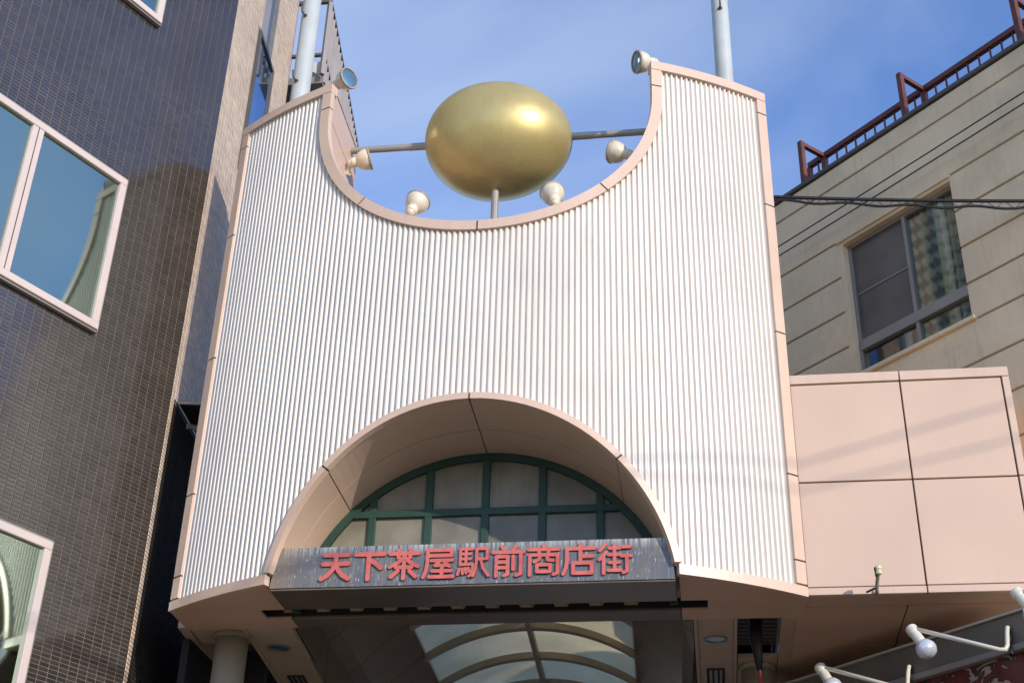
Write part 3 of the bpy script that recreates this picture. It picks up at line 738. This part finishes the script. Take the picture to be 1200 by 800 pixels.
# ------------------------------------------------------------------ left building
LB = Frame((-3.7, .3), 26.5, 1)      # dark tiled front, t<0 towards the camera
LS = Frame((-3.7, .3), -4.5, 1)      # beige side wall, t>0 towards the back
lb = empty('tiled_building', (-3.7, .3, 0), 'office block with dark glazed tile front, beige tiled side and large windows at left', 'building')
ZTOP = 20.0
bm = NB()
p1, p2 = LB(-.0, -.016, 0), LB(-8.5, -.016, 0); q1 = LS(0.0, -.016, 0); q2 = LS(2.95, -.016, 0)
cor = LB(-.012, -.016, 0)
prism(bm, [(cor.x, cor.y), (p2.x, p2.y), (p2.x-7, p2.y+1), (-11, 3.3), (q2.x, q2.y)], 0, ZTOP)
obj('wall_core', bm, m_grout, lb)
WIN = [(-7.0, -1.225, 9.335, 11.365), (-7.0, -1.215, 13.82, 15.85), (-7.0, -1.222, 4.83, 6.865)]
tw, th = .1165, .0455
def tile_mesh(w, h, d):
    bm = NB(); b = .0025
    v = [bm.verts.new(p_) for p_ in ((0, 0, 0), (w, 0, 0), (w, 0, h), (0, 0, h), (b, -d, b), (w-b, -d, b), (w-b, -d, h-b), (b, -d, h-b))]
    for f in ((4, 5, 6, 7), (0, 1, 5, 4), (1, 2, 6, 5), (2, 3, 7, 6), (3, 0, 4, 7)): bm.faces.new([v[i] for i in f])
    me = bpy.data.meshes.new('tile'); bmesh.ops.recalc_face_normals(bm, faces=bm.faces); bm.to_mesh(me); bm.free(); return me
def infront(P_):
    d = P_ - CAM; z = d.dot(fw)
    px = 600 + 1633.3*d.dot(rr)/z; py = 400 - 1633.3*d.dot(uu)/z
    return -10 < px < 1210 and -10 < py < 810, z
def tiled(fr, t0, t1, z0, z1, holes, m, singles, name_stuff, skip=None):
    """rows of tiles over a wall; the nearest in view become single objects"""
    cells = []
    nc = int(round((t1-t0)/tw)); nrw = int((z1-z0)/th)
    for i in range(nc):
        ta = t1 - (i+1)*tw
        for j in range(nrw):
            za = z0 + j*th
            if skip and skip(ta, za): continue
            if any(ta+tw > h[0]+.02 and ta < h[1]-.02 and za+th > h[2]+.02 and za < h[3]-.02 for h in holes): continue
            cells.append((ta, za))
    vis = []
    for c in cells:
        ok, z = infront(fr(c[0]+tw/2, 0, c[1]+th/2))
        if ok: vis.append((z, c))
    vis.sort(); pick = set(c for _, c in vis[:singles])
    bmv = []; bmf = []
    me1 = tile_mesh(tw-.009, th-.0065, .006); me1.materials.append(m)
    d, n = fr.d, fr.n
    for c in cells:
        a = Vector((random.gauss(0, .0035), 0, random.gauss(0, .0035)))
        if c in pick:
            o = bpy.data.objects.new('tile', me1); COL.objects.link(o); o.parent = lb
            o.matrix_basis = Matrix.Translation(fr(c[0]+.0045, -.015, c[1]+.003) - lb.location) @ Matrix((d, -n, Vector((0, 0, 1)))).transposed().to_4x4() @ Matrix.Rotation(a.z, 4, 'Z') @ Matrix.Rotation(a.x, 4, 'X')
            continue
        k = len(bmv); w, h, b = tw-.009, th-.0065, .0025
        for (t, o_, z) in ((0, 0, 0), (w, 0, 0), (w, 0, h), (0, 0, h), (b, .006, b), (w-b, .006, b), (w-b, .006, h-b), (b, .006, h-b)):
            if o_: o_ += (t-w/2)*a.z + (z-h/2)*a.x
            bmv.append(fr(c[0]+.0045+t, -.015+o_, c[1]+.003+z))
        flip = d.cross(Vector((0, 0, 1))).dot(n) > 0
        for f in ((4, 5, 6, 7), (0, 1, 5, 4), (1, 2, 6, 5), (2, 3, 7, 6), (3, 0, 4, 7)):
            bmf.append([k+i for i in (f if flip else f[::-1])])
    me = bpy.data.meshes.new(name_stuff); me.from_pydata(bmv, [], bmf); me.materials.append(m); me.update()
    o = link(name_stuff, me, lb); o['kind'] = 'stuff'; return o
tiled(LB, -5.6, 0, 4.4, 17.6, WIN, m_tile, 300, 'dark_tiles')
SWIN = (1.09, 2.0, 13.2, 15.75)
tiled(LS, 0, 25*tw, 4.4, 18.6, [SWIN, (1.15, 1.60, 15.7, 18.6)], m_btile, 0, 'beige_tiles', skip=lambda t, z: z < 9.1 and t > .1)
tiled(LS, tw, 25*tw, 4.4, 9.1, [], m_shade_tile, 0, 'shaded_side_tiles')  # lower beige wall drawn in dark tile to stand for deep shade
# street-side windows
for (ta, tb, za, zb) in WIN:
    bm = NB(); w = .088
    box(bm, (ta, .0, zb-w), (tb, .065, zb), LB); box(bm, (ta, .0, za), (tb, .075, za+w), LB)
    box(bm, (tb-w, .0, za+w+.001), (tb, .065, zb-w-.001), LB); box(bm, (ta, .0, za+w+.001), (ta+w, .065, zb-w-.001), LB)
    bevel(bm, .006); wf = obj('window', bm, m_frame, lb)
    for tm in ((-2.49, -3.76) if za > 5 and za < 13 else (-2.49, -3.76)):
        bm = NB(); box(bm, (tm-.075, .0, za+w+.002), (tm+.075, .062, zb-w-.002), LB); bevel(bm, .006); obj('mullion', bm, m_frame, wf)
        bm = NB(); box(bm, (tm-.006, .060, za+w+.004), (tm+.006, .0635, zb-w-.004), LB); obj('mullion_joint', bm, m_joint, wf)
    bm = NB()
    for (a, b, c, d_) in ((ta, tb, za-.025, za), (ta, tb, zb, zb+.02)): box(bm, (a-.02, -.002, c), (b+.015, .05, d_), LB)
    box(bm, (tb, -.002, za-.02), (tb+.018, .05, zb+.02), LB); obj('frame_edge', bm, m_alu, wf)
    for (a, b) in ((-2.415, tb-w), (-3.685, -2.565), (ta+w, -3.835)):
        bm = NB(); box(bm, (a, .012, za+w), (b, .022, zb-w), LB); o = obj('pane', bm, m_glass, wf)
# side window and grey strip
bm = NB()
for lo, hi in (((1.09, 13.3), (1.15, 15.75)), ((1.94, 13.3), (2.0, 15.75)), ((1.151, 15.69), (1.939, 15.75)), ((1.151, 13.3), (1.939, 13.36))): box(bm, (lo[0], -.02, lo[1]), (hi[0], .02, hi[1]), LS)
sw = obj('window', bm, m_cope, lb); bm = NB(); box(bm, (1.15, -.012, 13.36), (1.94, -.005, 15.69), LS); obj('pane', bm, mat('sky_reflection_pane', (.30, .42, .62), .05, metal=.9), sw)  # blue of the reflected sky is put into the pane colour
bm = NB(); box(bm, (1.16, -.02, 15.76), (1.60, -.004, 18.6), LS); obj('spandrel_panel', bm, mat('grey_spandrel', (.30, .29, .30), .4), lb)
# balcony at the back
BY = lambda y: -3.42 - .115*(y-3.25)
YE = 7.0
bm = NB(); prism(bm, [(-6, 3.35), (BY(3.35), 3.35), (BY(YE), YE), (-6, YE)], 16.42, 16.56); bal = obj('balcony', bm, m_bal, lb)
for z, w in ((18.08, .06), (16.92, .05)):
    bm = NB(); beam(bm, (BY(3.25), 3.25, z), (BY(YE), YE, z), w, w); obj('handrail' if z > 17 else 'bottom_rail', bm, m_cope, bal)
    bm = NB(); beam(bm, (-4.4, 3.25, z-.001), (-3.452, 3.25, z-.001), w, w); obj('handrail' if z > 17 else 'bottom_rail', bm, m_cope, bal)
y = 3.25
while y < YE:
    w = .07 if abs(y-3.25) < .01 else .05
    bm = NB(); beam(bm, (BY(y), y, 16.5), (BY(y), y, 18.05), w, w); obj('baluster', bm, m_balw, bal); y += .20
for x in (-3.62, -3.82):
    bm = NB(); beam(bm, (x, 3.25, 16.947), (x, 3.25, 18.045), .018, .018); obj('baluster', bm, m_balw, bal)
ac = empty('air_conditioner', (-3.74, 4.1, 16.56), 'white outdoor air conditioning unit on the balcony behind the left pole', 'air conditioner')
bm = NB(); box(bm, (-4.1, 3.9, 16.565), (-3.62, 4.25, 17.4)); bevel(bm, .02); obj('casing', bm, m_acw, ac)
bm = NB(); lathe(bm, [(.0, 0), (.16, 0), (.17, .012), (.15, .02), (0, .02)], 18, Matrix.Translation((-3.86, 3.9, 17.0)) @ Matrix.Rotation(rad(90), 4, 'X')); obj('fan_grille', bm, m_cope, ac)
# alley: slab over it, near-black wall added to hold the alley's shade, drain pipe
slab = empty('alley_canopy', (-3.5, .55, 9.1), 'narrow canopy bridging the dark alley between tiled building and gate', 'canopy')
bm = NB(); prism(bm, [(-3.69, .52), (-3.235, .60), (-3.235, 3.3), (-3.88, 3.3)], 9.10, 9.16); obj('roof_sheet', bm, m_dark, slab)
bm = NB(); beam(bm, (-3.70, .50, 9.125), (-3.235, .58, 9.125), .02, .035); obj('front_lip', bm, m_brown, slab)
bm = NB(); box(bm, (-3.95, 3.25, 0), (-3.23, 3.3, 9.09)); tag(obj('alley_shade_wall', bm, m_dark), 'near-black wall added for the shade in the alley left of the gate', 'wall')
bm = NB(); tube(bm, [(-3.85, 1.0, 9.0), (-3.80, 1.0, 9.07), (-3.72, 1.0, 9.08), (-3.62, 1.0, 9.04), (-3.56, 1.0, 8.95), (-3.55, 1.0, 8.8), (-3.55, 1.0, 7)], .035, 10); tag(obj('drain_pipe', bm, m_acw, smooth=True), 'pale curved drain pipe in the dark alley beside the gate', 'pipe')

# ------------------------------------------------------------------ right building
RB = Frame((6.2, .2), -43.4, -1)
rb = empty('rendered_building', (6.2, .2, 0), 'beige rendered building with grooved wall and aluminium window at right', 'building')
T0, T1 = -2.6, 5.2
ZR = 13.31
gz = [0, 3.2, 4.2, 5.2, 6.2, 7.4, 7.93, 8.46, 9.0, 9.53, 10.06, 10.55, 11.06, 11.58, 12.12, 13.0, ZR]
wt0, wt1, wz0, wz1 = 1.16, 2.88, 10.13, 12.04
gh = .014
for za, zb in zip(gz, gz[1:]):
    lo, hi = za+gh, zb-gh
    inwin = hi > wz0-.03 and lo < wz1
    if inwin:
        parts = [(T0, wt0, lo, hi), (wt1+.085, T1, lo, hi)]
        if lo < wz0-.05: parts.append((wt0, wt1+.085, lo, wz0-.03))
        if hi > wz1+.0: parts.append((wt0, wt1+.085, wz1+.005, hi))
    else: parts = [(T0, T1, lo, hi)]
    for a, b, c, d_ in parts:
        bm = NB(); box(bm, (a, -.25, c), (b, 0, d_), RB); bevel(bm, .008); obj('wall_band', bm, m_conc, rb)
bm = NB()
for z in gz[1:-1]:
    if wz0-.04 < z < wz1+.02:
        box(bm, (T0, -.2, z-gh), (wt0-.005, -.022, z+gh), RB); box(bm, (wt1+.09, -.2, z-gh), (T1, -.022, z+gh), RB)
    else: box(bm, (T0, -.2, z-gh), (T1, -.022, z+gh), RB)
obj('wall_groove', bm, m_groove, rb)
bm = NB(); box(bm, (wt1+.001, -.25, wz0-.028), (wt1+.083, -.002, wz1+.06), RB); obj('window_surround', bm, m_conc, rb)
bm = NB(); box(bm, (wt0-.06, -.05, wz0-.085), (wt1+.10, .05, wz0-.032), RB); bevel(bm, .006); obj('window_sill', bm, m_conc, rb)
bm = NB(); box(bm, (wt0-.02, -.05, wz1+.045), (wt1+.10, .03, wz1+.095), RB); bevel(bm, .006); obj('window_hood', bm, m_conc, rb)
bm = NB(); w = .04; dp = (-.16, -.09)
box(bm, (wt0, dp[0], wz0), (wt0+w, dp[1], wz1), RB); box(bm, (wt1-w, dp[0], wz0), (wt1, dp[1], wz1), RB)
box(bm, (wt0+w, dp[0], wz1-w), (wt1-w, dp[1], wz1), RB); box(bm, (wt0+w, dp[0], wz0), (wt1-w, dp[1], wz0+w), RB)
box(bm, (wt0+w, dp[0]-.001, 10.46), (wt1-w, dp[1]+.02, 10.60), RB)
bevel(bm, .004); fo = obj('window', bm, m_alu, rb)
bm = NB(); box(bm, (1.94, dp[0]-.002, 10.601), (1.99, dp[1]+.006, wz1-w), RB); obj('sash_bar', bm, m_alu, fo)
bm = NB(); box(bm, (1.94, dp[0]-.002, wz0+w), (1.99, dp[1]+.006, 10.459), RB); obj('sash_bar', bm, m_alu, fo)
bm = NB(); box(bm, (1.99, -.128, 11.28), (2.84, -.118, 11.30), RB); obj('screen_bar', bm, m_alu, fo)
for a, b, c, d_, m in ((wt0+w, 1.94, 10.6, wz1-w, m_clear), (1.99, wt1-w, 10.6, wz1-w, m_screen), (wt0+w, 1.94, wz0+w, 10.46, m_clear), (1.99, wt1-w, wz0+w, 10.46, m_clear)):
    bm = NB(); box(bm, (a, -.135, c), (b, -.13, d_), RB); obj('pane', bm, m, fo)
# curtain: pleated cloth behind the right-hand panes
bm = NB(); prev = None
for i in range(73):
    t = wt0-.02 + (1.99-wt0)*i/72; o_ = -.175 + .022*math.sin(i*.75) + .008*math.sin(i*1.9)
    v = [bm.verts.new((t, o_, 9.9)), bm.verts.new((t, o_-.004, 12.1))]
    if prev: bm.faces.new((prev[0], v[0], v[1], prev[1]))
    prev = v
me = bpy.data.meshes.new('curtain'); bm.to_mesh(me); bm.free(); me.materials.append(m_check)
for p_ in me.polygons: p_.use_smooth = True
co = bpy.data.objects.new('curtain', me); COL.objects.link(co); co.parent = fo
co.matrix_basis = Matrix.Translation(RB.P - rb.location - fo.location) @ Matrix((RB.d, RB.n, Vector((0, 0, 1)))).transposed().to_4x4()
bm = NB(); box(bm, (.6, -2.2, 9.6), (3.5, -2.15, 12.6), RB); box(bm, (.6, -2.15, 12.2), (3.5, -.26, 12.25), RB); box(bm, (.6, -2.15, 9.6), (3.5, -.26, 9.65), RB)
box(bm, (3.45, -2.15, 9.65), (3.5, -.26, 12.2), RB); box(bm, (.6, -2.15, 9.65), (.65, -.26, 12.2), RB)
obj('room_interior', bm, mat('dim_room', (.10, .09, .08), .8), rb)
bm = NB(); box(bm, (2.05, -.6, 10.2), (2.45, -.45, 11.2), RB); obj('room_shelf', bm, m_frame, rb)
bm = NB(); box(bm, (T0-.03, -5, ZR+.001), (T1+.03, .035, ZR+.06), RB); bevel(bm, .006); obj('roof_coping', bm, m_cope, rb)
bm = NB(); box(bm, (T0, -5, 0), (.55, -.26, ZR-.01), RB); box(bm, (3.55, -5, 0), (T1, -.26, ZR-.01), RB); box(bm, (.55, -5, 0), (3.55, -2.25, ZR-.01), RB)
box(bm, (.55, -2.25, 0), (3.55, -.26, 9.55), RB); box(bm, (.55, -2.25, 12.65), (3.55, -.26, ZR-.01), RB); obj('wall_core', bm, m_conc, rb)

rail = empty('roof_railing', RB(1, -.3, ZR+.06), 'rust red steel railing along the roof edge of the beige building', 'railing')
ZP = 14.11
for t in (3.43, 1.65, -.12, -1.9):
    bm = NB(); beam(bm, RB(t, -.03, ZR+.03), RB(t, -.03, ZP), .075, .075); bevel(bm, .006); obj('outer_post', bm, m_rail, rail)
    bm = NB(); beam(bm, RB(t, -.068, ZP-.035), RB(t, -.47, ZP-.035), .06, .06); obj('tie_bar', bm, m_rail, rail)
    bm = NB(); beam(bm, RB(t, -.50, ZR+.03), RB(t, -.50, ZP-.07), .07, .07); obj('inner_post', bm, m_rail, rail)
bm = NB(); beam(bm, RB(3.72, -.50, ZP-.03), RB(T0, -.50, ZP-.03), .075, .075); obj('top_rail', bm, m_rail, rail)
bm = NB(); beam(bm, RB(3.72, -.50, ZR+.03), RB(3.72, -.50, ZP-.07), .07, .07); obj('end_post', bm, m_rail, rail)
t = 3.55
while t > T0:
    if min(abs(t-q) for q in (3.43, 1.65, -.12, -1.9)) > .06:
        bm = NB(); beam(bm, RB(t, -.50, ZR+.03), RB(t, -.50, ZP-.067), .021, .021); obj('baluster', bm, m_rail, rail)
    t -= .174

# ------------------------------------------------------------------ cables
def sagline(a, b, sag, n=40): 
    a, b = Vector(a), Vector(b)
    return [a.lerp(b, i/n) - Vector((0, 0, sag*4*(i/n)*(1-i/n))) for i in range(n+1)]
bun = empty('cable_bundle', (3.2, .3, 11.4), 'pair of black lashed cables running right from the gate edge', 'cable')
A_ = sagline((3.19, .3, 11.42), (7.2, .3, 11.08), .035); B_ = sagline((3.19, .3, 11.37), (7.2, .3, 10.99), .05)
B_ = [v + Vector((0, 0, .018*math.sin(i*.9))) for i, v in enumerate(B_)]
bm = NB(); tube(bm, A_, .021, 8); obj('upper_strand', bm, m_cable, bun)
bm = NB(); tube(bm, B_, .016, 8); obj('lower_strand', bm, m_cable, bun)
zz = []
for i in range(41): zz.append(A_[i] if i % 2 == 0 else B_[i] - Vector((0, 0, .02*random.random())))
bm = NB(); tube(bm, zz, .005, 5); obj('lashing_wire', bm, m_cable, bun)
for z, lab in ((12.48, 'upper'), (12.33, 'lower')):
    bm = NB(); a, b = RB(4.2, .15, z), RB(-2.5, .15, z+.05); tube(bm, sagline(a, b, .02), .009, 6)
    tag(obj('thin_wire', bm, m_cable), '%s thin black wire stretched along the beige wall above the window' % lab, 'wire', 'thin wires along the beige wall')
# cables across the street, high behind the photographer; they throw the faint bands on the pink canopy
for (xa, za, xb, zb, k, r_, w_) in ((5.4, 8.43, 3.3, 7.85, 16.0, .015, 'upper'), (5.4, 8.03, 3.3, 7.55, 16.0, .014, 'lower')):
    a = Vector((xa, 0, za)) + to_sun*k; b = Vector((xb, 0, zb)) + to_sun*k; d = (b-a).normalized()
    bm = NB(); tube(bm, [a - d*30, b + d*24], r_, 8); tag(obj('street_cable', bm, m_cable), '%s of two black cables crossing high over the street' % w_, 'cable', 'overhead street cables')

# ------------------------------------------------------------------ shop fascia with lamps, lower right
FB = Frame((5.5, -.5), -43.4, -1)
sh = empty('shop_fascia', (5.5, -.5, 4.4), 'dark shop fascia over a deep red patterned sign at lower right', 'shop fascia')
bm = NB(); box(bm, (-2.4, -.08, 5.90), (4.0, 0, 6.185), FB); bevel(bm, .006); obj('fascia_board', bm, m_fascia, sh)
bm = NB(); box(bm, (-2.4, -.08, 5.835), (4.0, .025, 5.897), FB); bevel(bm, .006); obj('lower_lip', bm, mat('fascia_lip', (.24, .21, .18), .6), sh)
bm = NB(); box(bm, (-2.4, -.9, 6.188), (4.0, .03, 6.21), FB); obj('top_flashing', bm, mat('pale_flashing', (.42, .38, .32), .6), sh)
mr_ = mat('deep_red_print', (.11, .009, .008), .35, var=.3, scale=2)
def floral():
    n = mr_.node_tree.nodes; l = mr_.node_tree.links; p = n['Principled BSDF']; src = p.inputs['Base Color'].links[0].from_socket
    t = n.new('ShaderNodeTexCoord'); a = n.new('ShaderNodeTexNoise'); a.inputs['Scale'].default_value = 4.2; a.inputs['Detail'].default_value = 3; a.inputs['Distortion'].default_value = 1.6
    l.new(t.outputs['Object'], a.inputs['Vector'])
    r = n.new('ShaderNodeValToRGB'); e = r.color_ramp.elements; e[0].position = .50; e[0].color = (0, 0, 0, 1); e[1].position = .53; e[1].color = (1, 1, 1, 1)
    l.new(a.outputs['Fac'], r.inputs[0])
    r2 = n.new('ShaderNodeValToRGB'); e = r2.color_ramp.elements; e[0].position = .56; e[0].color = (.012, .01, .01, 1); e[1].position = .585; e[1].color = (.36, .24, .17, 1)
    l.new(a.outputs['Fac'], r2.inputs[0])
    k = n.new('ShaderNodeMix'); k.data_type = 'RGBA'; l.new(r.outputs[0], k.inputs['Factor']); l.new(src, k.inputs['A']); l.new(r2.outputs[0], k.inputs['B'])
    l.new(k.outputs['Result'], p.inputs['Base Color'])
floral()
bm = NB(); box(bm, (-2.4, -.14, 4.4), (4.0, -.05, 5.833), FB); obj('red_sign_panel', bm, mr_, sh)
bm = NB(); box(bm, (-2.4, -.9, 4.4), (4.0, -.145, 4.45), FB); obj('underside', bm, m_fascia, sh)
def arm_lamp(off, label):
    off = Vector(off)
    base = Vector((5.02, .007, 6.03)) + off
    r = empty('sign_lamp', base, label, 'lamp', 'arm lamps along the shop fascia')
    P = lambda x, y, z: Vector((x, y, z)) + off
    bm = NB(); tube(bm, [P(5.03, .017, 6.08), P(5.0, -.06, 6.05), P(4.975, -.12, 5.96), P(4.955, -.16, 5.85), P(4.93, -.18, 5.805), P(4.88, -.17, 5.805), P(4.196, .005, 6.073)], .021, 10); obj('arm', bm, m_bulbw, r, smooth=True)
    ax = Vector((.094, -.10, -.226)).normalized(); s0 = P(4.143, .062, 6.11)
    mt = Matrix.Translation(s0) @ ax.to_track_quat('Z', 'Y').to_matrix().to_4x4()
    bm = NB(); lathe(bm, [(0, 0), (.052, 0), (.058, .01), (.058, .07), (.050, .085), (.050, .19), (.045, .20), (0, .20)], 18, mt); obj('socket', bm, m_bulbw, r)
    bm = NB(); lathe(bm, [(.040, .18), (.050, .20), (.080, .235), (.098, .275), (.098, .305), (.080, .345), (.045, .368), (0, .375)], 20, mt); obj('bulb', bm, m_bulb, r, smooth=True)
    bm = NB(); lathe(bm, [(.030, .19), (.046, .205), (.074, .24), (.088, .27), (.06, .255), (0, .25)], 20, mt); obj('reflector', bm, mat('silvered', (.75, .76, .78), .12, metal=1), r, smooth=True)
    bm = NB(); tube(bm, [s0 + ax*.04, P(4.196, .005, 6.073)], .026, 8); obj('swivel', bm, m_hook, r)
    bm = NB(); tube(bm, [P(5.06, .03, 6.10), P(5.0, -.03, 6.0), P(5.02, -.02, 5.88), P(5.0, -.05, 5.80)], .018, 8); obj('flex_cable', bm, m_cable, r)
arm_lamp((0, 0, 0), 'white arm lamp with reflector bulb nearest the middle of the fascia')
arm_lamp((-.812, .858, -.085), 'white arm lamp at the left end of the fascia, cut by the bottom edge')
arm_lamp((.818, -.865, .02), 'white arm lamp at the right edge of the photo')
